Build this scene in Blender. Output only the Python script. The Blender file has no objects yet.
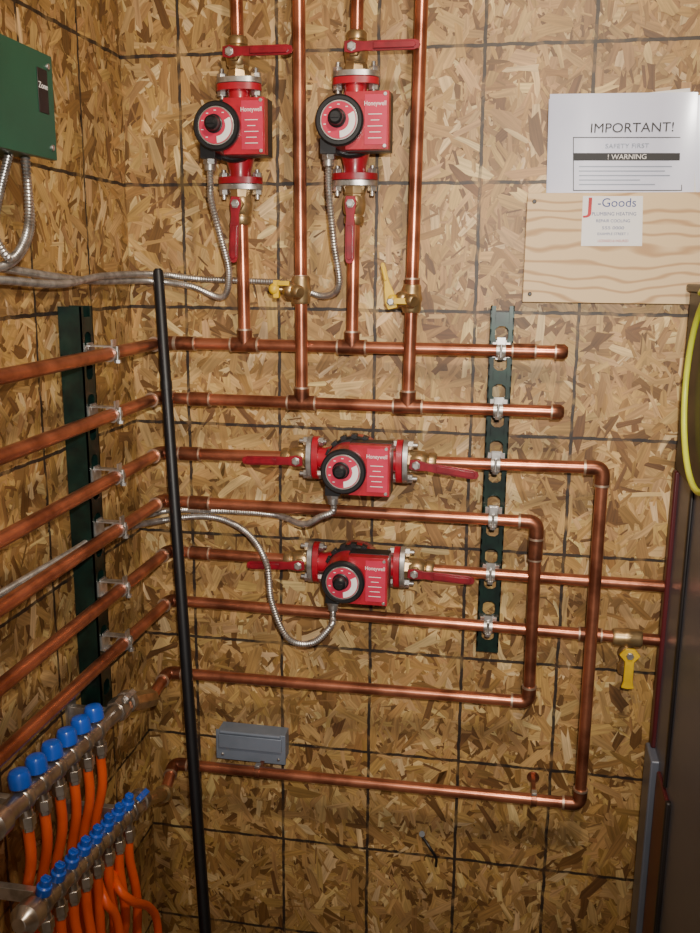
import bpy, math, random, bmesh
from mathutils import Matrix, Vector
random.seed(7)
V=Vector
# ------------------------------------------------------------------ camera model
FPX=900.0; CX,CY=350.0,466.5
CAM=V((0.72,-1.65,1.60))
yaw=math.radians(10.0); pit=math.radians(12.4); rol=math.radians(0.5)
fw=V((-math.sin(yaw)*math.cos(pit),math.cos(yaw)*math.cos(pit),-math.sin(pit)))
r0=V((math.cos(yaw),math.sin(yaw),0)); u0=r0.cross(fw)
R=math.cos(rol)*r0+math.sin(rol)*u0
U=-math.sin(rol)*r0+math.cos(rol)*u0
cd=bpy.data.cameras.new("camera"); cam=bpy.data.objects.new("camera",cd)
bpy.context.collection.objects.link(cam)
m=Matrix((R,U,-fw)).transposed().to_4x4(); m.translation=CAM
cam.matrix_world=m
cd.sensor_fit='VERTICAL'; cd.sensor_height=36; cd.sensor_width=27; cd.lens=FPX/933*36
cd.clip_start=0.02
bpy.context.scene.camera=cam
def ray(px,py): return (fw+R*((px-CX)/FPX)-U*((py-CY)/FPX))
def W(px,py,s):           # point measured on plane parallel to back wall, s metres off it
    d=ray(px,py); return CAM+d*((-s-CAM.y)/d.y)
def L(px,py,s):           # same for left wall
    d=ray(px,py); return CAM+d*((s-CAM.x)/d.x)
# ------------------------------------------------------------------ materials
def newmat(name):
    m=bpy.data.materials.new(name); m.use_nodes=True
    nt=m.node_tree; b=nt.nodes["Principled BSDF"]; return m,nt,b
def pm(name,c,rough=.5,metal=0,c2=None,scale=20,bump=0,stretch=None,spec=None,coat=0):
    m,nt,b=newmat(name)
    b.inputs["Roughness"].default_value=rough; b.inputs["Metallic"].default_value=metal
    if coat: b.inputs["Coat Weight"].default_value=coat; b.inputs["Coat Roughness"].default_value=.15
    tc=nt.nodes.new("ShaderNodeTexCoord"); mp=nt.nodes.new("ShaderNodeMapping")
    if stretch: mp.inputs["Scale"].default_value=stretch
    nt.links.new(tc.outputs["Object"],mp.inputs[0])
    n=nt.nodes.new("ShaderNodeTexNoise"); n.inputs["Scale"].default_value=scale; n.inputs["Detail"].default_value=5
    nt.links.new(mp.outputs[0],n.inputs["Vector"])
    cr=nt.nodes.new("ShaderNodeValToRGB")
    cc=c2 or tuple(x*.75 for x in c)
    cr.color_ramp.elements[0].position=.35; cr.color_ramp.elements[1].position=.6
    cr.color_ramp.elements[0].color=(*cc,1); cr.color_ramp.elements[1].color=(*c,1)
    nt.links.new(n.outputs[0],cr.inputs[0]); nt.links.new(cr.outputs[0],b.inputs["Base Color"])
    if bump:
        bp=nt.nodes.new("ShaderNodeBump"); bp.inputs["Strength"].default_value=bump; bp.inputs["Distance"].default_value=.002
        nt.links.new(n.outputs[0],bp.inputs["Height"]); nt.links.new(bp.outputs[0],b.inputs["Normal"])
    return m
COP=pm("copper",(.60,.225,.13),.28,.82,(.26,.088,.05),16)
COPF=pm("copper_fitting",(.34,.125,.07),.34,.82,(.15,.055,.033),45)
SOL=pm("solder",(.62,.46,.34),.4,.8,None,60)
BRS=pm("brass",(.52,.37,.19),.35,.85,(.34,.23,.11),40)
STL=pm("zinc_steel",(.60,.58,.56),.35,.85,(.36,.34,.32),60)
CHR=pm("nickel",(.52,.47,.42),.28,.9,(.34,.29,.24),40)
RED=pm("red_paint",(.40,.006,.022),.38,0,(.28,.004,.014),50,.2,coat=.3)
REDL=pm("red_label",(.54,.028,.075),.35,0,(.47,.022,.06),30,coat=.3)
REDH=pm("red_vinyl",(.25,.004,.016),.35,0,(.16,.003,.010),50,coat=.3)
BLK=pm("black_plastic",(.010,.010,.012),.4,0,None,30)
POLE=pm("black_pole_paint",(.006,.006,.008),.45,0,None,30)
GRN=pm("green_strut_paint",(.006,.026,.019),.35,.3,(.004,.013,.011),40,coat=.2)
GBOX=pm("green_enclosure",(.010,.085,.050),.4,0,(.008,.07,.042),10)
YEL=pm("yellow_plastic",(.72,.46,.01),.4,0,None,30)
HOSE=pm("yellow_green_cable",(.62,.68,.05),.35,0,(.55,.60,.04),20)
BLU=pm("blue_plastic",(.015,.10,.60),.3,0,(.012,.085,.48),30,coat=.3)
ORA=pm("orange_pex",(.80,.11,.025),.4,0,(.68,.085,.018),20)
WHT=pm("white_print",(.80,.78,.76),.5,0,(.78,.76,.74),20)
PAP=pm("paper",(.64,.66,.82),.35,0,(.56,.58,.74),6,coat=.4)
GRY=pm("grey_paint",(.19,.225,.29),.4,.1,(.16,.195,.25),20)
BOIL=pm("boiler_jacket",(.14,.155,.20),.38,.2,(.115,.13,.17),6)
MAR=pm("boiler_maroon",(.10,.014,.018),.4,.1,(.075,.011,.014),8)
CHAR=pm("boiler_charcoal",(.020,.016,.015),.45,.1,None,10)
INK=pm("black_ink",(.02,.02,.022),.6,0,None,20)
NAVY=pm("blue_ink",(.02,.05,.25),.6,0,None,20)
REDI=pm("red_ink",(.5,.02,.03),.6,0,None,20)
FLO=pm("concrete",(.26,.23,.20),.8,0,(.18,.16,.14),12,.4)
CEI=pm("ceiling_board",(.62,.56,.46),.8,0,None,12,.2)
PLY,nt,bs=newmat("plywood"); bs.inputs["Roughness"].default_value=.6
tc=nt.nodes.new("ShaderNodeTexCoord"); mp=nt.nodes.new("ShaderNodeMapping"); mp.inputs["Scale"].default_value=(1.3,1,3.6)
wv=nt.nodes.new("ShaderNodeTexWave"); wv.wave_type='BANDS'; wv.bands_direction='Z'; wv.inputs["Scale"].default_value=4.2; wv.inputs["Distortion"].default_value=12; wv.inputs["Detail"].default_value=2; wv.inputs["Detail Scale"].default_value=1.0
cr=nt.nodes.new("ShaderNodeValToRGB"); e=cr.color_ramp.elements; e[0].position=.0; e[0].color=(.46,.28,.13,1); e[1].position=.3; e[1].color=(.70,.51,.29,1)
nt.links.new(tc.outputs["Object"],mp.inputs[0]); nt.links.new(mp.outputs[0],wv.inputs[0]); nt.links.new(wv.outputs["Fac"],cr.inputs[0]); nt.links.new(cr.outputs[0],bs.inputs["Base Color"])

def osbmat(name,axis,lines,zl):
    m,nt,b=newmat(name); N=nt.nodes.new; K=nt.links.new
    b.inputs["Roughness"].default_value=.5
    at=N("ShaderNodeAttribute"); at.attribute_name="Col"
    uv=N("ShaderNodeUVMap"); uv.uv_map="UVMap"
    mp=N("ShaderNodeMapping"); mp.inputs["Scale"].default_value=(9,150,1); K(uv.outputs[0],mp.inputs[0])
    n=N("ShaderNodeTexNoise"); n.inputs["Scale"].default_value=1.6; n.inputs["Detail"].default_value=4
    K(mp.outputs[0],n.inputs["Vector"])
    mr=N("ShaderNodeMapRange"); mr.inputs["From Min"].default_value=.3; mr.inputs["From Max"].default_value=.7
    mr.inputs["To Min"].default_value=.66; mr.inputs["To Max"].default_value=1.18; K(n.outputs[0],mr.inputs[0])
    geo=N("ShaderNodeNewGeometry"); sep=N("ShaderNodeSeparateXYZ"); K(geo.outputs["Position"],sep.inputs[0])
    n4=N("ShaderNodeTexNoise"); n4.inputs["Scale"].default_value=9; n4.inputs["Detail"].default_value=3; K(geo.outputs["Position"],n4.inputs["Vector"])
    mr4=N("ShaderNodeMapRange"); mr4.inputs["From Min"].default_value=.3; mr4.inputs["From Max"].default_value=.7; mr4.inputs["To Min"].default_value=.78; mr4.inputs["To Max"].default_value=1.15; K(n4.outputs[0],mr4.inputs[0])
    mm=N("ShaderNodeMath"); mm.operation='MULTIPLY'; K(mr.outputs[0],mm.inputs[0]); K(mr4.outputs[0],mm.inputs[1])
    mul=N("ShaderNodeVectorMath"); mul.operation='SCALE'; K(at.outputs["Color"],mul.inputs[0]); K(mm.outputs[0],mul.inputs["Scale"])
    n2=N("ShaderNodeTexNoise"); n2.inputs["Scale"].default_value=35; K(geo.outputs["Position"],n2.inputs["Vector"])
    wob=N("ShaderNodeMath"); wob.operation='MULTIPLY_ADD'; K(n2.outputs[0],wob.inputs[0]); wob.inputs[1].default_value=.006; wob.inputs[2].default_value=-.003
    def coord(o):
        a=N("ShaderNodeMath"); a.operation='ADD'; K(o,a.inputs[0]); K(wob.outputs[0],a.inputs[1]); return a.outputs[0]
    cu=coord(sep.outputs[axis]); cz=coord(sep.outputs["Z"])
    acc=None
    for src,vals in ((cu,lines),(cz,zl)):
        for v in vals:
            c=N("ShaderNodeMath"); c.operation='COMPARE'; K(src,c.inputs[0]); c.inputs[1].default_value=v; c.inputs[2].default_value=.0030
            if acc is None: acc=c.outputs[0]
            else:
                x=N("ShaderNodeMath"); x.operation='MAXIMUM'; K(acc,x.inputs[0]); K(c.outputs[0],x.inputs[1]); acc=x.outputs[0]
    n3=N("ShaderNodeTexNoise"); n3.inputs["Scale"].default_value=25; K(geo.outputs["Position"],n3.inputs["Vector"])
    mr3=N("ShaderNodeMapRange"); mr3.inputs["From Min"].default_value=.32; mr3.inputs["From Max"].default_value=.5
    mr3.inputs["To Min"].default_value=.4; mr3.inputs["To Max"].default_value=.95; K(n3.outputs[0],mr3.inputs[0])
    f=N("ShaderNodeMath"); f.operation='MULTIPLY'; K(acc,f.inputs[0]); K(mr3.outputs[0],f.inputs[1])
    mix=N("ShaderNodeMix"); mix.data_type='RGBA'; K(f.outputs[0],mix.inputs[0]); K(mul.outputs[0],mix.inputs[6]); mix.inputs[7].default_value=(.016,.012,.012,1)
    K(mix.outputs[2],b.inputs["Base Color"])
    return m
# ------------------------------------------------------------------ mesh builder
def frame(o,x,z):
    x=V(x).normalized(); z=V(z); z=(z-x*z.dot(x)).normalized(); y=z.cross(x)
    m=Matrix((x,y,z)).transposed().to_4x4(); m.translation=V(o); return m
class MB:
    def __init__(s): s.v=[];s.f=[];s.mi=[];s.mats=[];s.M=Matrix()
    def _m(s,m):
        if m not in s.mats: s.mats.append(m)
        return s.mats.index(m)
    def add(s,vs,fs,m,T=None):
        k=len(s.v); X=s.M@T if T is not None else s.M
        s.v+=[X@V(p) for p in vs]; i=s._m(m)
        for f in fs: s.f.append([a+k for a in f]); s.mi.append(i)
    def box(s,c,d,m,T=None):
        x,y,z=[a/2 for a in d]; c=V(c)
        vs=[c+V((i*x,j*y,k*z)) for i in(-1,1) for j in(-1,1) for k in(-1,1)]
        s.add(vs,[(0,1,3,2),(4,6,7,5),(0,4,5,1),(2,3,7,6),(0,2,6,4),(1,5,7,3)],m,T)
    def prism(s,pts,z0,z1,m,T=None):
        n=len(pts); vs=[(p[0],p[1],z0) for p in pts]+[(p[0],p[1],z1) for p in pts]
        fs=[tuple(range(n-1,-1,-1)),tuple(range(n,2*n))]+[(i,(i+1)%n,n+(i+1)%n,n+i) for i in range(n)]
        s.add(vs,fs,m,T)
    def lathe(s,p,ax,prof,m,n=24,T=None):
        ax=V(ax).normalized(); t=V((0,0,1)) if abs(ax.z)<.9 else V((1,0,0))
        a=ax.cross(t).normalized(); b=ax.cross(a); p=V(p); vs=[]; fs=[]
        for (h,r) in prof:
            for i in range(n):
                q=2*math.pi*i/n; vs.append(p+ax*h+(a*math.cos(q)+b*math.sin(q))*r)
        for j in range(len(prof)-1):
            for i in range(n):
                i2=(i+1)%n; fs.append((j*n+i,j*n+i2,(j+1)*n+i2,(j+1)*n+i))
        fs.append(tuple(range(n-1,-1,-1))); k=(len(prof)-1)*n; fs.append(tuple(range(k,k+n)))
        s.add(vs,fs,m,T)
    def cyl(s,p0,p1,r,m,r1=None,n=20,T=None):
        p0=V(p0);p1=V(p1); h=(p1-p0).length
        s.lathe(p0,p1-p0,[(0,r),(h,r if r1 is None else r1)],m,n,T)
    def ball(s,c,r,m,n=16,ax=(0,0,1),sq=1):
        k=8; s.lathe(V(c),ax,[(-r*sq*math.cos(math.pi*i/k),max(r*math.sin(math.pi*i/k),1e-5)) for i in range(k+1)],m,n)
    def tube(s,pts,r,m,n=14):
        pts=[V(p) for p in pts]; rs=r if isinstance(r,list) else [r]*len(pts)
        tan=[]
        for i in range(len(pts)):
            a=pts[max(i-1,0)];b=pts[min(i+1,len(pts)-1)]; tan.append((b-a).normalized())
        t=tan[0]; u=t.cross(V((0,0,1)) if abs(t.z)<.9 else V((1,0,0))).normalized()
        vs=[];fs=[]
        for i,p in enumerate(pts):
            if i:
                u=(u-tan[i]*u.dot(tan[i])).normalized()
            w=tan[i].cross(u)
            for k in range(n):
                q=2*math.pi*k/n; vs.append(p+(u*math.cos(q)+w*math.sin(q))*rs[i])
        for j in range(len(pts)-1):
            for k in range(n):
                k2=(k+1)%n; fs.append((j*n+k,j*n+k2,(j+1)*n+k2,(j+1)*n+k))
        fs.append(tuple(range(n-1,-1,-1))); k=(len(pts)-1)*n; fs.append(tuple(range(k,k+n)))
        s.add(vs,fs,m)
    def obj(s,name,bevel=0,parent=None):
        xs=[v.x for v in s.v];ys=[v.y for v in s.v];zs=[v.z for v in s.v]
        c=V(((min(xs)+max(xs))/2,(min(ys)+max(ys))/2,(min(zs)+max(zs))/2))
        me=bpy.data.meshes.new(name); me.from_pydata([v-c for v in s.v],[],s.f)
        for m in s.mats: me.materials.append(m)
        me.polygons.foreach_set("material_index",s.mi)
        me.polygons.foreach_set("use_smooth",[True]*len(s.f)); me.update()
        bm=bmesh.new(); bm.from_mesh(me); bmesh.ops.recalc_face_normals(bm,faces=bm.faces); bm.to_mesh(me); bm.free()
        me.set_sharp_from_angle(angle=math.radians(38))
        o=bpy.data.objects.new(name,me); o.location=c; bpy.context.collection.objects.link(o)
        if bevel:
            b=o.modifiers.new("bevel",'BEVEL'); b.width=bevel; b.segments=2; b.limit_method='ANGLE'; b.angle_limit=math.radians(50)
        if parent: setp(o,parent)
        return o
def setp(o,p):
    bpy.context.view_layer.update()
    o.parent=p; o.matrix_parent_inverse=p.matrix_world.inverted()
def text(body,pos,h,m,parent,name,width=None,tilt=0):
    c=bpy.data.curves.new(name,'FONT'); c.body=body; c.size=h; c.align_x='CENTER'; c.align_y='CENTER'; c.extrude=.0002
    o=bpy.data.objects.new(name,c); o.location=pos; o.rotation_euler=(math.pi/2+tilt,0,0); c.materials.append(m)
    bpy.context.collection.objects.link(o); bpy.context.view_layer.update()
    if width and o.dimensions.x>0: o.scale=(width/o.dimensions.x,1,1)
    setp(o,parent); return o
def smooth(pts,n=10):
    P=[V(p) for p in pts]; P=[P[0]*2-P[1]]+P+[P[-1]*2-P[-2]]; out=[]
    for i in range(1,len(P)-2):
        a,b,c,d=P[i-1:i+3]
        for k in range(n):
            t=k/n; out.append(.5*((2*b)+(c-a)*t+(2*a-5*b+4*c-d)*t*t+(3*b-a-3*c+d)*t**3))
    out.append(P[-2]); return out
def resample(pts,step):
    out=[pts[0]]; acc=0
    for a,b in zip(pts,pts[1:]):
        l=(b-a).length
        if l<1e-9: continue
        d=step-acc
        while d<=l: out.append(a+(b-a)*(d/l)); d+=step
        acc=l-(d-step)
    return out
# ------------------------------------------------------------------ room: OSB walls
def osb(name,o,u,v,nrm,w,h,mat,dens,thick=.012):
    o=V(o);u=V(u);v=V(v);nrm=V(nrm)
    vs=[];fs=[];cols=[];uvs=[]
    def quad(p,c,uvq):
        k=len(vs); vs.extend(p); fs.append(tuple(range(k,k+len(p)))); cols.extend([c]*len(p)); uvs.extend(uvq)
    b=[o,o+u*w,o+u*w+v*h,o+v*h]; bk=[p-nrm*thick for p in b]
    k=len(vs); vs.extend(b+bk)
    for f in ((0,1,2,3),(7,6,5,4),(0,4,5,1),(1,5,6,2),(2,6,7,3),(3,7,4,0)):
        fs.append(tuple(k+i for i in f)); cols.extend([(.26,.14,.045,1)]*4); uvs.extend([(0,0),(.1,0),(.1,.1),(0,.1)])
    for i in range(int(w*h*dens)):
        a=random.uniform(0,w); c=random.uniform(0,h)
        th=random.uniform(0,math.pi) if random.random()<.7 else random.gauss(math.pi/2,.45)
        big=random.random()
        if big<.38: ln=random.uniform(.030,.075); wd=random.uniform(.008,.021)
        elif big<.70: ln=random.uniform(.020,.048); wd=random.uniform(.005,.013)
        else: ln=random.uniform(.010,.04); wd=random.uniform(.002,.006)
        ct,st=math.cos(th),math.sin(th)
        dep=.0003+random.random()*.0012
        j=lambda s:random.uniform(-s,s)
        q=wd*.24; e_=wd*.8
        pts=[(-ln/2+j(e_),-wd/2+j(q)),(0,-wd/2+j(q)),(ln/2+j(e_),-wd/2+j(q)),(ln/2+j(e_),j(q)),(ln/2+j(e_),wd/2+j(q)),(0,wd/2+j(q)),(-ln/2+j(e_),wd/2+j(q)),(-ln/2+j(e_),j(q))]
        t=random.random()
        if wd<.006: t*=.8
        if t<.11: col=(.16,.076,.023)
        elif t<.30: col=(.29,.155,.049)
        elif t<.66: col=(.42,.245,.085)
        elif t<.90: col=(.51,.32,.122)
        else: col=(.65,.46,.215)
        g=random.uniform(.88,1.12); col=(col[0]*g,col[1]*g*random.uniform(.95,1.05),col[2]*g*random.uniform(.85,1.15),1)
        P=[];UV=[];ru=random.random()*9
        for x,y in pts:
            X=min(max(a+x*ct-y*st,0),w); Y=min(max(c+x*st+y*ct,0),h)
            P.append(o+u*X+v*Y+nrm*dep); UV.append((x+ru,y+ru))
        quad(P,col,UV)
    me=bpy.data.meshes.new(name); me.from_pydata(vs,[],fs); me.materials.append(mat)
    ca=me.color_attributes.new("Col",'FLOAT_COLOR','CORNER'); ca.data.foreach_set("color",[x for c in cols for x in c])
    ul=me.uv_layers.new(name="UVMap"); ul.data.foreach_set("uv",[x for c in uvs for x in c])
    ob=bpy.data.objects.new(name,me); bpy.context.collection.objects.link(ob); return ob
zt=W(400,48,0).z; zb=W(400,755,0).z; dz=(zt-zb)/6
zl=[zt+dz,]+[zt-dz*i for i in range(0,10)]
x1=W(487,0,0).x; x2=W(377,180,0).x; x3=W(279,300,0).x
dx=(x1-x3)/2
xl=[x3-dx,x3,x2,x1,x1+dx]
H=2.42
osb("wall_back",(0,0,0),(1,0,0),(0,0,1),(0,-1,0),1.7,H,osbmat("osb_back","X",xl,zl),7800)
osb("wall_left",(0,-2.3,0),(0,1,0),(0,0,1),(1,0,0),2.3,H,osbmat("osb_left","Y",[-.17,-.36,-.55,-.75],zl),6500)
osb("wall_right",(1.7,0,0),(0,-1,0),(0,0,1),(-1,0,0),2.3,H,osbmat("osb_right","Y",[-.4,-.8,-1.2,-1.6,-2],zl),2500)
b=MB(); b.box((.85,-1.15,-.03),(1.73,2.33,.06),FLO); b.obj("floor")
b=MB(); b.box((.85,-1.15,H+.03),(1.73,2.33,.06),CEI); b.obj("ceiling")
# ------------------------------------------------------------------ pipes
SL=.08; PR=.0108
S=[.056,.080,.080,.080,.056,.056]     # stand-off of each row from back wall
def pipe_run(name,pts,tees=(),caps=(),sleeves=(),r=PR):
    mb=MB(); pts=[V(p) for p in pts]; out=[pts[0]]; fr=.016
    for i in range(1,len(pts)-1):
        p=pts[i]; a=(pts[i-1]-p).normalized(); c=(pts[i+1]-p).normalized()
        arc=[]
        for k in range(9):
            t=k/8; A=p+a*fr; C=p+c*fr; arc.append(A*(1-t)**2+p*2*t*(1-t)+C*t*t)
        out+=arc
        e=[p+a*.030]+arc+[p+c*.030]
        mb.tube(e,r+.0022,COPF,18)
        for dr in(a,c):
            mb.cyl(p+dr*.0285,p+dr*.0325,r+.0029,SOL,n=18)
    out.append(pts[-1]); mb.tube(out,r,COP,20)
    for p,dr in tees:
        p=V(p); d,run=V(dr[0]).normalized(),V(dr[1]).normalized()
        mb.cyl(p-run*.026,p+run*.026,r+.0027,COPF); mb.cyl(p,p+d*.028,r+.0027,COPF)
        for q,e in((p-run*.027,run),(p+run*.0235,run),(p+d*.026,d)):
            mb.cyl(q,q+e*.0032,r+.0033,SOL)
    for p,d in caps:
        p=V(p); d=V(d).normalized(); mb.lathe(p-d*.012,d,[(0,r+.0025),(.014,r+.0025),(.020,r*.8),(.021,.001)],COPF)
        mb.cyl(p-d*.014,p-d*.011,r+.003,SOL)
    for p,d in sleeves:
        p=V(p); d=V(d).normalized(); mb.cyl(p-d*.018,p+d*.018,r+.0022,COPF)
        mb.cyl(p+d*.018,p+d*.021,r+.0026,SOL); mb.cyl(p-d*.021,p-d*.018,r+.0026,SOL)
    return mb.obj(name)
UP=V((0,0,1)); XR=V((1,0,0))
leftY=[377,457,540,608,687,757]
rowL=[(170,343),(170,398),(170,453),(170,501),(170,551),(170,600)]
rowR=[(563,352),(559,412),(603,468),(537,522),(674,587),(668,641)]
def left_part(i):
    a=W(*rowL[i],S[i]); bb=W(*rowR[i],S[i]); t=(SL-a.x)/(bb.x-a.x); c=a+(bb-a)*t
    e=L(0,leftY[i],SL); d=(e-c); d=d*(( -1.15-c.y)/d.y); far=c+d
    return far,c,bb
rowdat=[left_part(i) for i in range(6)]
def on_row(i,px):
    a=rowdat[i][1]; c=rowdat[i][2]
    pa=rowL[i]; pb=rowR[i]; py=pa[1]+(pb[1]-pa[1])*(px-pa[0])/(pb[0]-pa[0]); q=W(px,py,S[i])
    t=(q.x-a.x)/(c.x-a.x); return a+(c-a)*t
t1=[on_row(0,245),on_row(0,352)]; t2=[on_row(1,302),on_row(1,408)]
def rd(i): return (rowdat[i][2]-rowdat[i][1]).normalized()
pipe_run("copper_pipe_run",rowdat[0],tees=[(p,(UP,rd(0))) for p in t1],caps=[(rowdat[0][2],rd(0))],sleeves=[(on_row(0,185),rd(0)),(on_row(0,524),rd(0))])
pipe_run("copper_pipe_run",rowdat[1],tees=[(p,(UP,rd(1))) for p in t2],caps=[(rowdat[1][2],rd(1))],sleeves=[(on_row(1,200),rd(1))])
e3=rowdat[2][2]; e8=W(580,804,.08); e8.x=(e8.x+e3.x)/2
c8=W(160,762,.08); c8.x=SL+.005
pipe_run("copper_pipe_run",[rowdat[2][0],rowdat[2][1],e3,e8,c8,V((SL+.015,-.16,c8.z-.02))],sleeves=[(on_row(2,190),rd(2))])
e4=rowdat[3][2]; e7=W(530,702,.08); e7.x=(e7.x+e4.x)/2
c7=W(155,671,.08); c7.x=SL
pipe_run("copper_pipe_run",[rowdat[3][0],rowdat[3][1],e4,e7,c7,V((SL,-.175,c7.z-.012))],sleeves=[(on_row(3,200),rd(3)),(e4-UP*.05,UP)])
pipe_run("copper_pipe_run",rowdat[4],sleeves=[(on_row(4,200),rd(4))])
pipe_run("copper_pipe_run",rowdat[5],sleeves=[(on_row(5,590),rd(5))])
TOPZ=H-.005
def riser(px,s,bot,name,sl=()):
    top=W(px,20,s); d=(top-bot).normalized(); far=bot+d*((TOPZ-bot.z)/d.z)
    pipe_run(name,[bot,far],sleeves=[(bot+(top-bot)*k,d) for k in sl])
RP=[(237,S[0],t1[0]),(299,S[1],t2[0]),(357,S[0],t1[1]),(421,S[1],t2[1])]
for k,(px,s,bt_) in enumerate(RP): riser(px,s,bt_,"copper_riser_pipe",() if k%2==0 else (.32,))
def onr(k,py):
    px,s,B=RP[k]; A=W(px,20,s); q=W(300,py,s); t=(q.z-B.z)/(A.z-B.z); return B+(A-B)*t
# ------------------------------------------------------------------ valves
OUT=V((0,-1,0))
def lever(mb,hub,d,ln,m,w=.016):
    T=frame(hub,d,OUT)
    pts=[(-.012,-.008),(.0,-.010),(.02,-.007),(.034,-w*.5),(ln-.01,-w*.5),(ln-.002,-w*.35),(ln,0),(ln-.002,w*.35),(ln-.01,w*.5),(.034,w*.5),(.02,.007),(0,.010),(-.012,.008)]
    mb.prism(pts,0,.004,m,T)
    mb.prism([(.036,-w*.3),(ln-.01,-w*.3),(ln-.006,0),(ln-.01,w*.3),(.036,w*.3)],.004,.0075,m,T)
    mb.lathe((0,0,-.002),(0,0,1),[(0,.008),(.008,.008),(.008,.006),(.012,.006)],STL,6,T)
def ball_valve(p,ax,d,ln=.095,off=.036,mh=None,name="ball_valve"):
    mb=MB(); ax=V(ax).normalized(); p=V(p)
    mb.lathe(p-ax*.034,ax,[(0,.0145),(.004,.0175),(.014,.0175),(.016,.0145),(.022,.019),(.034,.0205),(.046,.019),(.052,.0145),(.054,.0175),(.064,.0175),(.068,.0145)],BRS,20)
    mb.cyl(p,p+OUT*off,.0075,BRS); mb.cyl(p+OUT*.018,p+OUT*.026,.0105,BRS,n=6)
    lever(mb,p+OUT*off,d,ln,mh or REDH); return mb.obj(name,.0006)
def dirpx(a,b,s): return (W(*b,s)-W(*a,s))
ball_valve(onr(0,56),UP,dirpx((243,48),(298,46),.1),.108,.045)
ball_valve(onr(2,55),UP,dirpx((365,47),(422,45),.1),.112,.045)
ball_valve(onr(0,205),UP,dirpx((232,205),(230,262),.1),.10,.034)
ball_valve(onr(2,205),UP,dirpx((352,205),(351,262),.1),.10,.034)
ball_valve(on_row(2,300),rd(2),dirpx((300,457),(240,456),.1),.100,.03)
ball_valve(on_row(2,418),rd(2),dirpx((420,463),(480,473),.1),.110,.03)
ball_valve(on_row(4,302),rd(4),dirpx((302,562),(242,561),.1),.100,.03)
ball_valve(on_row(4,416),rd(4),dirpx((418,573),(480,580),.1),.110,.03)
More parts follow.
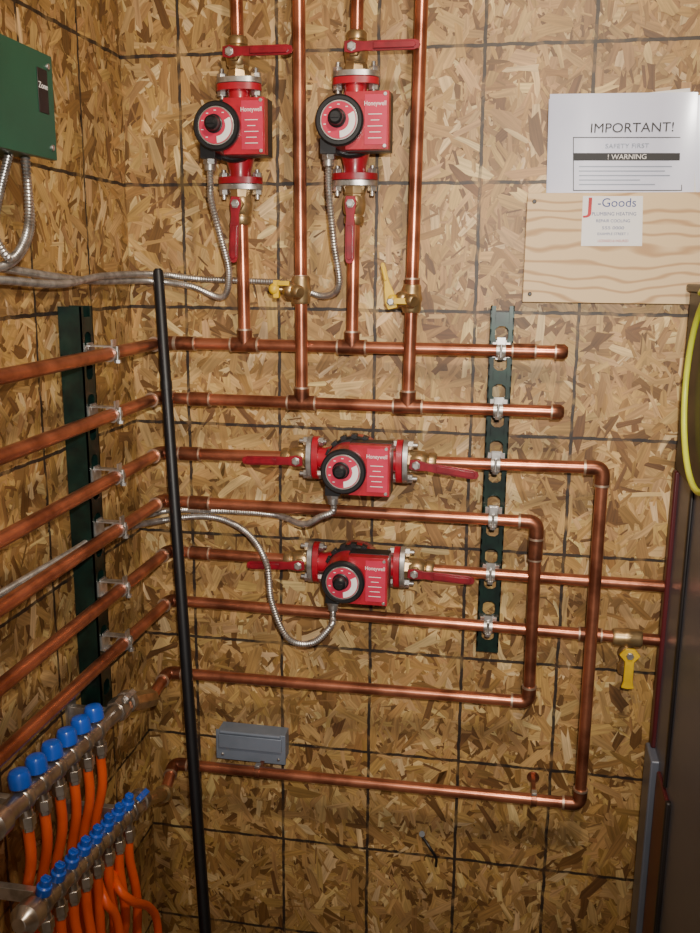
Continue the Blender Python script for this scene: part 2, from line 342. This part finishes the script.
# ------------------------------------------------------------------ circulator pumps
conn={}
def pump(key,c,flow):
    mb=MB(); T=Matrix.Translation(c); mb.M=T
    F=Matrix.Identity(4) if flow=='z' else Matrix.Rotation(math.pi/2,4,'Y')
    mb.lathe((0,.030,0),(0,-1,0),[(0,.028),(.006,.040),(.022,.046),(.050,.046),(.062,.042)],RED,32)
    h=.082
    mb.M=T@F
    mb.lathe((0,0,-h),(0,0,1),[(0,.021),(.02,.019),(.05,.027),(h,.036),(2*h-.05,.027),(2*h-.02,.019),(2*h,.021)],RED,24)
    ov=[]
    for i in range(28):
        q=2*math.pi*i/28; r=.0235+.0165*abs(math.cos(q))**3; ov.append((r*math.cos(q),r*math.sin(q)*1.05))
    for s in(-1,1):
        z0,z1=sorted((s*(h-.011),s*h)); mb.prism(ov,z0,z1,RED)
        z0,z1=sorted((s*(h+.001),s*(h+.010))); mb.prism(ov,z0,z1,STL)
        mb.lathe((0,0,s*(h+.010)),(0,0,s),[(0,.021),(.012,.019),(.013,.0175),(.024,.0175),(.026,.014),(.034,.0135)],BRS,8)
        for k in(-1,1):
            x=k*.0305
            z=s*(h-.024); mb.cyl((x,0,z),(x,0,s*(h+.026)),.0042,STL,n=10)
            mb.cyl((x,0,s*(h-.019)),(x,0,s*(h-.011)),.0085,STL,n=6); mb.cyl((x,0,s*(h+.010)),(x,0,s*(h+.018)),.0085,STL,n=6)
    mb.M=T
    mb.lathe((0,-.030,0),(0,-1,0),[(0,.046),(.003,.050),(.012,.050),(.016,.046)],BLK,36)
    for i in range(7):
        q=math.pi*(i+1)/8; mb.box((0,0,0),(.010,.014,.010),BLK,Matrix.Translation((math.cos(q)*.049,-.038,math.sin(q)*.049))@Matrix.Rotation(-q,4,'Y'))
    mx=-.008
    mb.lathe((mx,-.045,0),(0,-1,0),[(0,.041),(.03,.040),(.052,.0385),(.056,.0385)],RED,36)
    mb.lathe((mx,-.099,0),(0,-1,0),[(0,.0392),(.006,.0392),(.009,.0365),(.009,.0315),(.0075,.0310)],BLK,36)
    mb.lathe((mx,-.1062,0),(0,-1,0),[(0,.0308),(.0018,.0304)],STL,36)
    mb.lathe((mx,-.1075,0),(0,-1,0),[(0,.0285),(.0010,.0283)],REDL,36)
    n=12; pts=[]; A0=-1.5; A1=2.0
    for i in range(n+1):
        q=A0+A1*i/n; pts.append((mx+.0270*math.cos(q),.0270*math.sin(q)))
    for i in range(n,-1,-1):
        q=A0+A1*i/n; pts.append((mx+.0165*math.cos(q),.0165*math.sin(q)))
    for i in range(n):
        q0=[pts[i],pts[i+1],pts[2*n-i],pts[2*n+1-i]]
        mb.add([(a[0],-.1090,a[1]) for a in q0]+[(a[0],-.1084,a[1]) for a in q0],[(0,1,2,3),(7,6,5,4),(0,4,5,1),(1,5,6,2),(2,6,7,3),(3,7,4,0)],WHT)
    for q in(1.0,1.6,2.2,2.8,3.4,4.0): mb.box((mx+math.cos(q)*.0235,-.1088,math.sin(q)*.0235),(.004,.0006,.0014),WHT)
    mb.lathe((mx-.003,-.107,.003),(0,-1,0),[(0,.0150),(.003,.0150),(.004,.0130),(.016,.0115),(.019,.008)],BLK,20)
    mb.box((mx-.003,-.1265,.003),(.014,.004,.004),BLK)
    mb.box((.034,-.058,.001),(.072,.030,.090),BLK)
    mb.box((.035,-.082,.001),(.070,.022,.088),RED)
    mb.box((.049,-.0934,.002),(.036,.001,.076),REDL)
    for i,w in enumerate((.022,.014,.024,.018,.022)):
        mb.box((.048,-.0942,.010-i*.009),(w,.0006,.0012),WHT)
    for z in(-.038,.040): mb.cyl((.064,-.093,z),(.064,-.0955,z),.003,STL,n=10)
    mb.box((-.030,-.070,-.036),(.026,.034,.024),BLK)
    mb.cyl((-.032,-.070,-.046),(-.032,-.070,-.056),.0115,STL,n=6); mb.cyl((-.032,-.070,-.056),(-.032,-.070,-.066),.0095,STL)
    conn[key]=c+V((-.032,-.070,-.060))
    o=mb.obj("circulator_pump",.0008)
    text("Honeywell",c+V((.048,-.0942,.026)),.0100,WHT,o,"label_text",.035)
    return o
pump(1,onr(0,134),'z'); pump(2,onr(2,131),'z')
pump(3,on_row(2,358),'x'); pump(4,on_row(4,357),'x')
# ------------------------------------------------------------------ flexible conduit
def conduit(pts,name="flexible_metal_conduit",r=.0062):
    P=resample(smooth(pts,12),.0024); mb=MB()
    rs=[r if i%2 else r*.80 for i in range(len(P))]
    mb.tube(P,rs,STL,10); return mb.obj(name)
c=conn
def below(k,d=.03): return c[k]-UP*d
conduit([L(-60,262,.03),L(0,268,.03),L(50,276,.03),L(95,281,.022),W(150,281,.022),W(190,286,.03),W(222,297,.05),W(229,272,.09),W(220,235,.12),W(211,200,.13),below(1),c[1]])
conduit([L(-60,280,.045),L(0,280,.045),L(60,284,.045),L(104,276,.03),W(155,274,.02),W(200,279,.02),W(250,281,.022),W(290,284,.022),W(322,296,.04),W(339,285,.09),W(334,245,.12),W(330,205,.13),below(2),c[2]])
conduit([L(24,156,.05),L(29,195,.045),L(30,232,.045),L(12,262,.05),L(-30,272,.05)])
conduit([L(10,150,.05),L(-2,200,.05),L(-5,235,.05),L(12,258,.06),L(28,225,.06),L(26,156,.07)])
conduit([L(-60,630,.03),L(0,594,.03),L(70,553,.03),L(112,528,.03),W(165,511,.03),W(220,511,.035),W(275,515,.05),W(303,524,.11),W(320,517,.14),below(3,.02),c[3]])
conduit([L(-60,645,.046),L(0,606,.046),L(70,562,.044),L(116,532,.04),W(165,520,.035),W(212,517,.035),W(246,532,.07),W(266,562,.12),W(272,603,.12),W(288,638,.12),W(312,643,.13),W(331,626,.14),below(4,.02),c[4]])
# ------------------------------------------------------------------ strut channels
def strut(T,length,rowpts,pdir,name="strut_channel"):
    mb=MB(); mb.M=T; w=.041; d=.0395
    mb.box((-w/2+.0045,0.0012,length/2),(.009,.0024,length),GRN); mb.box((w/2-.0045,.0012,length/2),(.009,.0024,length),GRN)
    mb.box((-w/2+.0012,d/2,length/2),(.0024,d,length),GRN); mb.box((w/2-.0012,d/2,length/2),(.0024,d,length),GRN)
    z=0; pit_=.0508
    while z<length:
        a=z; bq=min(z+.024,length); mb.box((0,.0012,(a+bq)/2),(.024,.0024,bq-a),GRN)
        if bq<length and bq+.0268<=length:
            for zz,sg in((bq,1),(z+pit_,-1)):
                for s in(-1,1):
                    mb.prism([(s*.0118,zz-sg*.001),(s*.0118,zz+sg*.007),(s*.0090,zz+sg*.003),(s*.005,zz+sg*.0005),(s*.004,zz-sg*.001)],0.0001,.0023,GRN,Matrix(((1,0,0,0),(0,0,1,0),(0,1,0,0),(0,0,0,1))))
        z+=pit_
    mb.M=Matrix()
    for p in rowpts:
        p=V(p); pd=V(pdir).normalized(); n=(T.to_3x3()@V((0,-1,0))).normalized(); v=n.cross(pd).normalized()
        mb.cyl(p-pd*.008,p+pd*.008,PR+.0022,STL,n=24)
        dist=(p-T.translation).dot(n)
        for s in(-1,1):
            F=frame(p+v*s*(PR+.001),pd,n)
            mb.box((0,0,-dist/2+.004),(.014,.0025,dist),STL,F)
            mb.box((0,0,-dist+.003),(.018,.010,.003),STL,F)
        F=frame(p+v*(PR+.006)+n*.006,pd,n)
        mb.box((0,0,0),(.014,.012,.003),STL,F)
        mb.cyl(p+n*(PR+.001)-v*.012,p+n*(PR+.001)+v*.012,.0025,STL,n=10)
        mb.cyl(p+n*(PR+.001)-v*.015,p+n*(PR+.001)-v*.010,.0055,STL,n=6)
        mb.box((0,0,-dist+.002),(.030,.026,.004),STL,frame(p,pd,n))
    return mb.obj(name)
a=W(503,306,.042); bb=W(487,652,.042); ax=(a-bb)
zax=ax.normalized(); yy=V((0,1,0)); xx=yy.cross(zax).normalized()
T=Matrix((xx,yy,zax)).transposed().to_4x4(); T.translation=bb
def cpx(i):
    pts=[347,409,464,520,575,627]; return 503-(pts[i]-306)*16/346
strut(T,ax.length,[on_row(i,cpx(i)) for i in range(6)],XR)
lb=L(92,697,.0)
yc=-.272
T=Matrix((V((0,-1,0)),V((-1,0,0)),UP)).transposed().to_4x4(); T.translation=V((.042,yc,lb.z))
pts=[]
for i in range(6):
    f,cc,_=rowdat[i]; t=(yc-cc.y)/(f.y-cc.y); pts.append(cc+(f-cc)*t)
strut(T,L(74,306,.02).z-lb.z,pts,(0,1,0))
def strap(p,d):
    mb=MB(); d=V(d).normalized(); p=V(p); mb.cyl(p-d*.005,p+d*.005,PR+.0022,COPF,n=20)
    n=-p.y/2; mb.box((p.x,-n,p.z),(.008,2*n,.008),COPF); mb.cyl((p.x,-.004,p.z),(p.x,0,p.z),.012,COPF)
    mb.box((p.x,p.y,p.z+PR+.003),(.010,.014,.005),STL)
    mb.obj("pipe_hanger",.0005)
for px in(258,535):
    t=(W(px,780,.08).x-c8.x)/(e8.x-c8.x); strap(c8+(e8-c8)*t,e8-c8)
# ------------------------------------------------------------------ drain valves
def tee_drain(p,handle):
    p=V(p); mb=MB()
    mb.lathe(p-UP*.024,UP,[(0,.0145),(.005,.0165),(.016,.0165),(.024,.019),(.032,.0165),(.043,.0165),(.048,.0145)],BRS,20)
    mb.cyl(p,p+V((-.012,-.032,0)),.010,BRS); q=p+V((-.012,-.034,0))
    mb.ball(q,.014,BRS); mb.cyl(q,q+V((.012,-.004,-.004)),.011,BRS); 
    mb.lathe(q+V((.008,-.004,0)),(.8,-.6,-.2),[(0,.010),(.010,.010),(.010,.012),(.014,.012),(.018,.009)],BRS,16)
    if handle=='tee':
        mb.cyl(q,q+V((-.018,-.004,.002)),.005,BRS)
        mb.box(q+V((-.022,-.005,.002)),(.010,.012,.030),YEL); mb.ball(q+V((-.026,-.006,.002)),.010,YEL)
        mb.box(q+V((-.008,-.012,.012)),(.020,.006,.008),YEL)
    else:
        mb.cyl(q,q+V((-.014,-.004,.002)),.005,BRS); h=q+V((-.016,-.006,0))
        mb.ball(h,.009,YEL); lever(mb,h+V((-.002,0,-.004)),V((-.25,0,1)),.066,YEL,.008)
        mb.box(h+V((.016,-.006,-.003)),(.026,.006,.010),YEL)
    mb.obj("drain_valve",.0008)
tee_drain(onr(1,290),'tee'); tee_drain(onr(3,297),'lever')
p=on_row(5,627); mb=MB()
mb.lathe(p-XR*.026,XR,[(0,.0145),(.005,.0165),(.020,.0165),(.026,.0185),(.032,.0165),(.047,.0165),(.052,.0145)],BRS,20)
mb.cyl(p,p-UP*.030,.010,BRS); mb.ball(p-UP*.026+OUT*.004,.0145,BRS); mb.cyl(p-UP*.026,p+V((0,-.03,-.026)),.0075,BRS)
mb.lathe(p-UP*.034,-UP,[(0,.010),(.016,.010),(.016,.0135),(.030,.0135),(.030,.012),(.034,.012)],BRS,16)
T=frame(p+V((0.002,-.034,-.018)),-UP,OUT)
mb.prism([(-.012,-.008),(0,-.018),(.012,-.008),(.05,-.008),(.062,-.011),(.064,0),(.062,.011),(.05,.008),(.012,.008),(0,.018),(-.012,.008)],0,.006,YEL,T)
mb.cyl((0,0,0),(0,0,.010),.007,STL,n=6,T=T)
mb.obj("hose_bib",.0008)
# ------------------------------------------------------------------ control box (green) on left wall
tr=L(49,60,.10); br=L(49,155,.10)
zt_,zb_=tr.z,br.z; yf=tr.y
mb=MB()
mb.box((.046,yf-.15,(zt_+zb_)/2),(.090,.30,zt_-zb_),GBOX)
mb.box((.096,yf-.15,(zt_+zb_)/2),(.010,.31,zt_-zb_+.010),GBOX)
mb.box((.1015,yf-.024,(zt_+zb_)/2+.018),(.001,.026,.055),BLK)
for yy_,zz_ in((yf-.008,zt_-.010),(yf-.008,zb_+.010)): mb.cyl((.10,yy_,zz_),(.1035,yy_,zz_),.004,STL,n=12)
for k in(.05,.085): mb.cyl((.05,yf-k-.03,zb_-.012),(.05,yf-k-.03,zb_+.002),.011,STL)
gb=mb.obj("zone_control_box",.004)
cu_=bpy.data.curves.new("logo_text",'FONT'); cu_.body="Zone"; cu_.size=.011; cu_.align_x='CENTER'; cu_.align_y='CENTER'; cu_.extrude=.0002; cu_.materials.append(WHT)
tx=bpy.data.objects.new("logo_text",cu_); bpy.context.collection.objects.link(tx)
tx.matrix_world=frame((.1022,yf-.024,(zt_+zb_)/2+.024),(0,1,0),(1,0,0)); setp(tx,gb)
# ------------------------------------------------------------------ plywood board, papers, sticker
A=W(527,193,.026); B=W(523,302,.026); zc=(A.z+B.z)/2; h=A.z-B.z
x0=(A.x+B.x)/2; x1_=1.22
mb=MB(); mb.box(((x0+x1_)/2,-.018,zc),(x1_-x0,.016,h),PLY)
mb.box((x0+.02,-.005,zc),(.03,.010,h*.9),PLY); mb.box((x1_-.02,-.005,zc),(.03,.010,h*.9),PLY)
for q in((x0+.012,zc+h/2-.014),(x0+.012,zc-h/2+.014),(x0+.30,zc+h/2-.014)):
    mb.cyl((q[0],-.025,q[1]),(q[0],-.0285,q[1]),.0036,CHAR,n=12)
mb.obj("plywood_board",.001)
def sp(py,e=0): return .022-.016*(py-92)/110+e       # papers lean out of the pocket at the top
def tsheet(mb,c4,m,e,th=.0008,curl=.010):
    P=[]
    for a_,b_ in((c4[0],c4[1]),(c4[3],c4[2])):
        for k in range(9):
            t=k/8; px=a_[0]+(b_[0]-a_[0])*t; py=a_[1]+(b_[1]-a_[1])*t
            bow=curl*max(0,(t-.82)/.18)**2+curl*.7*max(0,(.12-t)/.12)**2
            if a_ is c4[3]: bow=0
            P.append(W(px,py,sp(py,e)+bow))
    vs=P+[q+V((0,th,0)) for q in P]
    fs=[]
    for k in range(8): fs+=[(k,k+1,10+k,9+k),(27+k,28+k,19+k,18+k),(k,18+k,19+k,k+1),(9+k,10+k,28+k,27+k)]
    fs+=[(0,9,27,18),(8,26,35,17)]
    mb.add(vs,fs,m)
mb=MB()
tsheet(mb,[(549,99),(705,95),(699,206),(546,206)],PAP,-.003)
tsheet(mb,[(556,103),(690,88),(697,207),(549,207)],WHT,-.0015,.0008,.004)
tsheet(mb,[(550,94),(698,92),(693,208),(547,208)],PAP,0)
def tbox(xa_,ya,xb_,yb,m,e):
    a=W(xa_,ya,sp(ya,e)); b2=W(xb_,ya,sp(ya,e)); c2=W(xb_,yb,sp(yb,e)); d2=W(xa_,yb,sp(yb,e))
    vs=[a,b2,c2,d2]+[q+V((0,.0004,0)) for q in(a,b2,c2,d2)]
    mb.add(vs,[(0,1,2,3),(7,6,5,4),(0,4,5,1),(1,5,6,2),(2,6,7,3),(3,7,4,0)],m)
tbox(573,153,682,160.5,INK,.0014)
for r_ in((573,137,682,137.8),(573,190,682,190.8),(573,137,573.8,190.8),(681.2,137,682,190.8)): tbox(*r_,INK,.0014)
for i,y_ in enumerate((166,170.5,175,179.5,184)): tbox(579,y_,(672,665,670,640,655)[i],y_+.9,GRY,.0014)
pp=mb.obj("instruction_papers")
TL=math.atan(.016/.19)
def tt(s,px,py,h,w,m,par,n,st=None,tilt=0):
    st=st if st is not None else sp(py,.0018); q=W(px,py,st); text(s,q,h,m,par,n,w,tilt)
tt("IMPORTANT!",632,128,.021,.132,INK,pp,"heading_text",tilt=TL)
tt("SAFETY FIRST",627,146,.010,.07,GRY,pp,"subheading_text",tilt=TL)
tt("! WARNING",627,157,.011,.062,WHT,pp,"warning_text",sp(157,.0022),TL)
P=[W(583,196,.0268),W(643,196,.0268),W(642,246,.0268),W(581,246,.0268)]
mb=MB(); vs=[V((q.x,-.0262,q.z)) for q in P]+[V((q.x,-.0268,q.z)) for q in P]
mb.add(vs,[(0,1,2,3),(7,6,5,4),(0,4,5,1),(1,5,6,2),(2,6,7,3),(3,7,4,0)],WHT)
stx=mb.obj("contractor_sticker")
for s_,px,py,hh_,ww_,mm_ in(("J",590,206,.036,.014,REDI),("-Goods",617,203,.020,.062,NAVY),("PLUMBING HEATING",614,214,.008,.072,NAVY),("REPAIR COOLING",613,221,.007,.055,NAVY),("555 0000",613,228,.007,.036,NAVY),("EXAMPLE STREET 1",613,234,.006,.05,NAVY),("LICENSED & INSURED",613,241,.006,.05,REDI)):
    tt(s_,px,py,hh_,ww_,mm_,stx,"sticker_print",.0271)
# ------------------------------------------------------------------ grey electrical box
A=W(217,731,.045); B=W(284,764,.045); cx=(A.x+B.x)/2; cz_=(A.z+B.z)/2; w=B.x-A.x; h=A.z-B.z
mb=MB(); mb.box((cx,-.022,cz_),(w,.038,h),GRY); mb.box((cx,-.0425,cz_),(w+.006,.004,h+.006),GRY)
mb.box((cx,-.047,cz_+h*.18),(w*.94,.005,h*.5),GRY); mb.cyl((cx-w*.45,-.046,cz_+h/2),(cx+w*.45,-.046,cz_+h/2),.0035,GRY)
for s in(-1,1): mb.cyl((cx+s*w*.42,-.044,cz_-h*.35),(cx+s*w*.42,-.0475,cz_-h*.35),.003,STL,n=10)
mb.obj("outdoor_outlet_cover",.001)
mb=MB(); mb.tube(smooth([W(422,836,.004),W(430,848,.02),W(436,858,.02),W(436,866,.01)]),.003,BLK,8); mb.cyl(W(422,834,0),W(422,834,.008),.006,BLK); mb.obj("wall_hook")
# ------------------------------------------------------------------ black pole leaning on pipes
tp=W(158,270,.074); bt=W(206,940,.27); d=(bt-tp); end=tp+d*((.004-tp.z)/d.z)
mb=MB(); dd=(end-tp).normalized(); ln=(end-tp).length
mb.lathe(tp,dd,[(0,.0075),(.001,.0085),(.012,.0095),(.2,.0098),(ln-.02,.0115),(ln,.0115)],POLE,20)
mb.cyl(tp+dd*.20,tp+dd*.215,.0108,POLE); mb.cyl(tp-dd*.002,tp+dd*.003,.0065,POLE)
mb.obj("black_steel_pole")
# ------------------------------------------------------------------ manifolds
ports=[]
def manifold(p0,p1,n,kind,name="radiant_manifold"):
    mb=MB(); p0=V(p0);p1=V(p1); d=(p1-p0).normalized(); ln=(p1-p0).length
    mb.lathe(p0-d*.03,d,[(0,.011),(.012,.011),(.012,.020),(.026,.020),(.028,.015),(ln+.03,.015),(ln+.032,.021),(ln+.055,.021),(ln+.06,.016),(ln+.07,.010)],CHR,20)
    outv=(V((-.1,0,1)) if kind=='cap' else V((.25,0,1))).normalized()
    s0=.085 if kind=='cap' else .03; s1=.030 if kind=='cap' else 0
    st=(ln-s0-s1)/(n)
    q=p0+d*.02; up_=V((.6,0,.8)).normalized()
    mb.lathe(q-d*.018,d,[(0,.018),(.006,.021),(.030,.021),(.036,.018)],CHR,8); mb.cyl(q,q+up_*.034,.007,STL)
    mb.box((0,0,0),(.034,.010,.007),STL if kind=='cap' else BLU,frame(q+up_*.034,d,up_))
    for i in range(n):
        p=p0+d*(s0+st*(i+.5))
        mb.lathe(p-d*.010,d,[(0,.0155),(.003,.018),(.017,.018),(.020,.0155)],CHR,8)
        mb.cyl(p,p+outv*.026,.008,CHR,n=12)
        if kind=='cap':
            mb.lathe(p+outv*.018,outv,[(0,.012),(.002,.0155),(.018,.0155),(.024,.0125),(.026,.006)],BLU,16)
        else:
            mb.lathe(p+outv*.016,outv,[(0,.011),(.012,.011),(.014,.0075),(.024,.0075)],BLU,14)
            mb.box((0,0,0),(.010,.022,.007),BLU,frame(p+outv*.032,outv.cross(d),d))
        o=V((.004,0,-.022))
        mb.cyl(p,p+o*1.2,.009,CHR); mb.lathe(p+o*1.1,V((.05,0,-1)),[(0,.0115),(.016,.0115),(.018,.009),(.024,.009)],CHR,6)
        ports.append((p+o*1.1-UP*.02,kind,i))
    for s in(.12,.9):
        p=p0+d*ln*s; mb.box((p.x/2,p.y,p.z),(p.x,.012,.020),STL); mb.box((.003,p.y,p.z),(.006,.03,.06),STL)
    return mb.obj(name,.0006)
u0_=L(124,704,SL); u1_=L(2,818,SL)
l0_=L(137,803,.115); l1_=L(34,910,.115)
manifold(u0_,u1_,6,'cap'); manifold(l0_,l1_,8,'knob')
mb=MB(); rr_=random.uniform
for p,kind,i in ports:
    if kind=='cap':
        q=[p,p-UP*.06,V((p.x-.02,p.y+rr_(-.006,.006),p.z-.16)),V((p.x-.03,p.y+rr_(-.01,.01),p.z-.35)),V((.055,p.y+rr_(-.01,.01),.012))]
    else:
        q=[p,p-UP*.04,V((p.x+rr_(0,.012),p.y+rr_(-.008,.008),p.z-.12)),V((p.x+rr_(-.01,.01),p.y+rr_(-.01,.01),p.z-.25)),V((.11,p.y,.012))]
    mb.tube(smooth(q,8),.0078,ORA,12)
mb.obj("orange_pex_tubing")
mb=MB()
gz=lambda q: V((q.x,q.y,.012))
e1=L(160,1010,.15); e2=L(126,1010,.14)
mb.tube(smooth([L(112,838,.06),L(112,862,.09),L(117,886,.13),L(132,901,.15),L(150,908,.15),L(158,930,.15),e1,gz(e1)],10),.0072,ORA,12)
mb.tube(smooth([L(98,850,.06),L(98,878,.10),L(106,902,.13),L(118,925,.14),e2,gz(e2)],10),.0072,ORA,12)
mb.obj("orange_pex_loop")
mb=MB()
a=V((SL,-.168,c7.z-.012)); mb.lathe(a,(u0_-a),[(0,.013),(.004,.018),(max((u0_-a).length-.03,.012),.018),((u0_-a).length,.012)],BRS,8)
mb.obj("manifold_union")
mb=MB()
a=V((SL+.015,-.155,c8.z-.02)); mb.lathe(a,(l0_-a),[(0,.013),(.004,.018),(.024,.018),(.028,.013),(max((l0_-a).length,.04),.013)],BRS,8)
mb.obj("manifold_union")
# ------------------------------------------------------------------ boiler at right
xa=W(675,500,.05).x; xb=W(645,748,.05).x; zs=W(650,742,.05).z; zt2=W(690,292,.1).z
mb=MB()
mb.box((xa+.262,-.40,zt2/2),(.525,.70,zt2),BOIL)
mb.box((xa+.262,-.40,zt2+.006),(.545,.72,.012),CHAR)
zq=W(680,475,.1).z
mb.box((xa-.002,-.40,(zq+zt2)/2),(.006,.70,zt2-zq),CHAR)  # dark panel puts the shadow on the upper boiler side into colour
mb.box((xa-.003,-.062,(zs+zq)/2),(.010,.024,zq-zs),MAR)
mb.box((xa-.003,-.20,(zs+zq)/2),(.006,.012,zq-zs),CHAR)
mb.box(((xb+xa+.2)/2,-.085,zs/2),(xa+.2-xb,.07,zs),BOIL)
mb.box((xa-.003,-.19,zs/2),(.008,.10,zs-.01),MAR)
mb.box((xa-.004,-.245,zs/2),(.010,.012,zs),CHAR)
mb.box((xa+.26,-.753,zs*.55),(.44,.006,zs*.7),MAR); mb.cyl((xa+.1,-.755,zs*.6),(xa+.1,-.775,zs*.6),.012,STL)
for dxx in(.18,.36): mb.lathe((xa+dxx,-.3,zt2+.01),UP,[(0,.03),(.01,.03),(.01,.011),(H-zt2-.02,.011)],COP)
mb.obj("boiler",.003)
cyh=-.300; czh=(W(690,275,.15).z+W(690,478,.15).z)/2; rr=.16; mb=MB()
P=[]
for i in range(58):
    q=math.pi*2*i/48+math.pi*.35; r_=rr-.014*(i/57); P.append(V((xa-.022+.006*(i/57),cyh+r_*math.cos(q),czh+r_*.95*math.sin(q))))
mb.tube(P,.0048,HOSE,12)
mb.cyl((xa,cyh,czh+rr*.93-.012),(xa-.035,cyh,czh+rr*.93-.012),.005,STL)
mb.obj("yellow_cable_loop")
# ------------------------------------------------------------------ lights
def area(name,loc,tgt,size,e,col):
    l=bpy.data.lights.new(name,'AREA'); l.shape='DISK'; l.size=size; l.energy=e; l.color=col
    o=bpy.data.objects.new(name,l); o.location=loc; d=(V(tgt)-V(loc)); o.rotation_euler=d.to_track_quat('-Z','Y').to_euler(); bpy.context.collection.objects.link(o)
area("ceiling_lamp",(.85,-1.15,2.38),(.62,-.2,1.0),.12,15,(1,.85,.66))
l=bpy.data.lights.new("camera_flash",'SPOT'); l.energy=98; l.color=(1,.94,.86); l.spot_size=math.radians(74); l.spot_blend=1; l.shadow_soft_size=.012
o=bpy.data.objects.new("camera_flash",l); o.location=(.76,-1.68,1.69); o.rotation_euler=(V((.52,0,1.40))-V((.76,-1.68,1.69))).to_track_quat('-Z','Y').to_euler(); bpy.context.collection.objects.link(o)
w=bpy.data.worlds.new("world"); bpy.context.scene.world=w; w.use_nodes=True
w.node_tree.nodes["Background"].inputs[0].default_value=(1,.90,.79,1); w.node_tree.nodes["Background"].inputs[1].default_value=.38
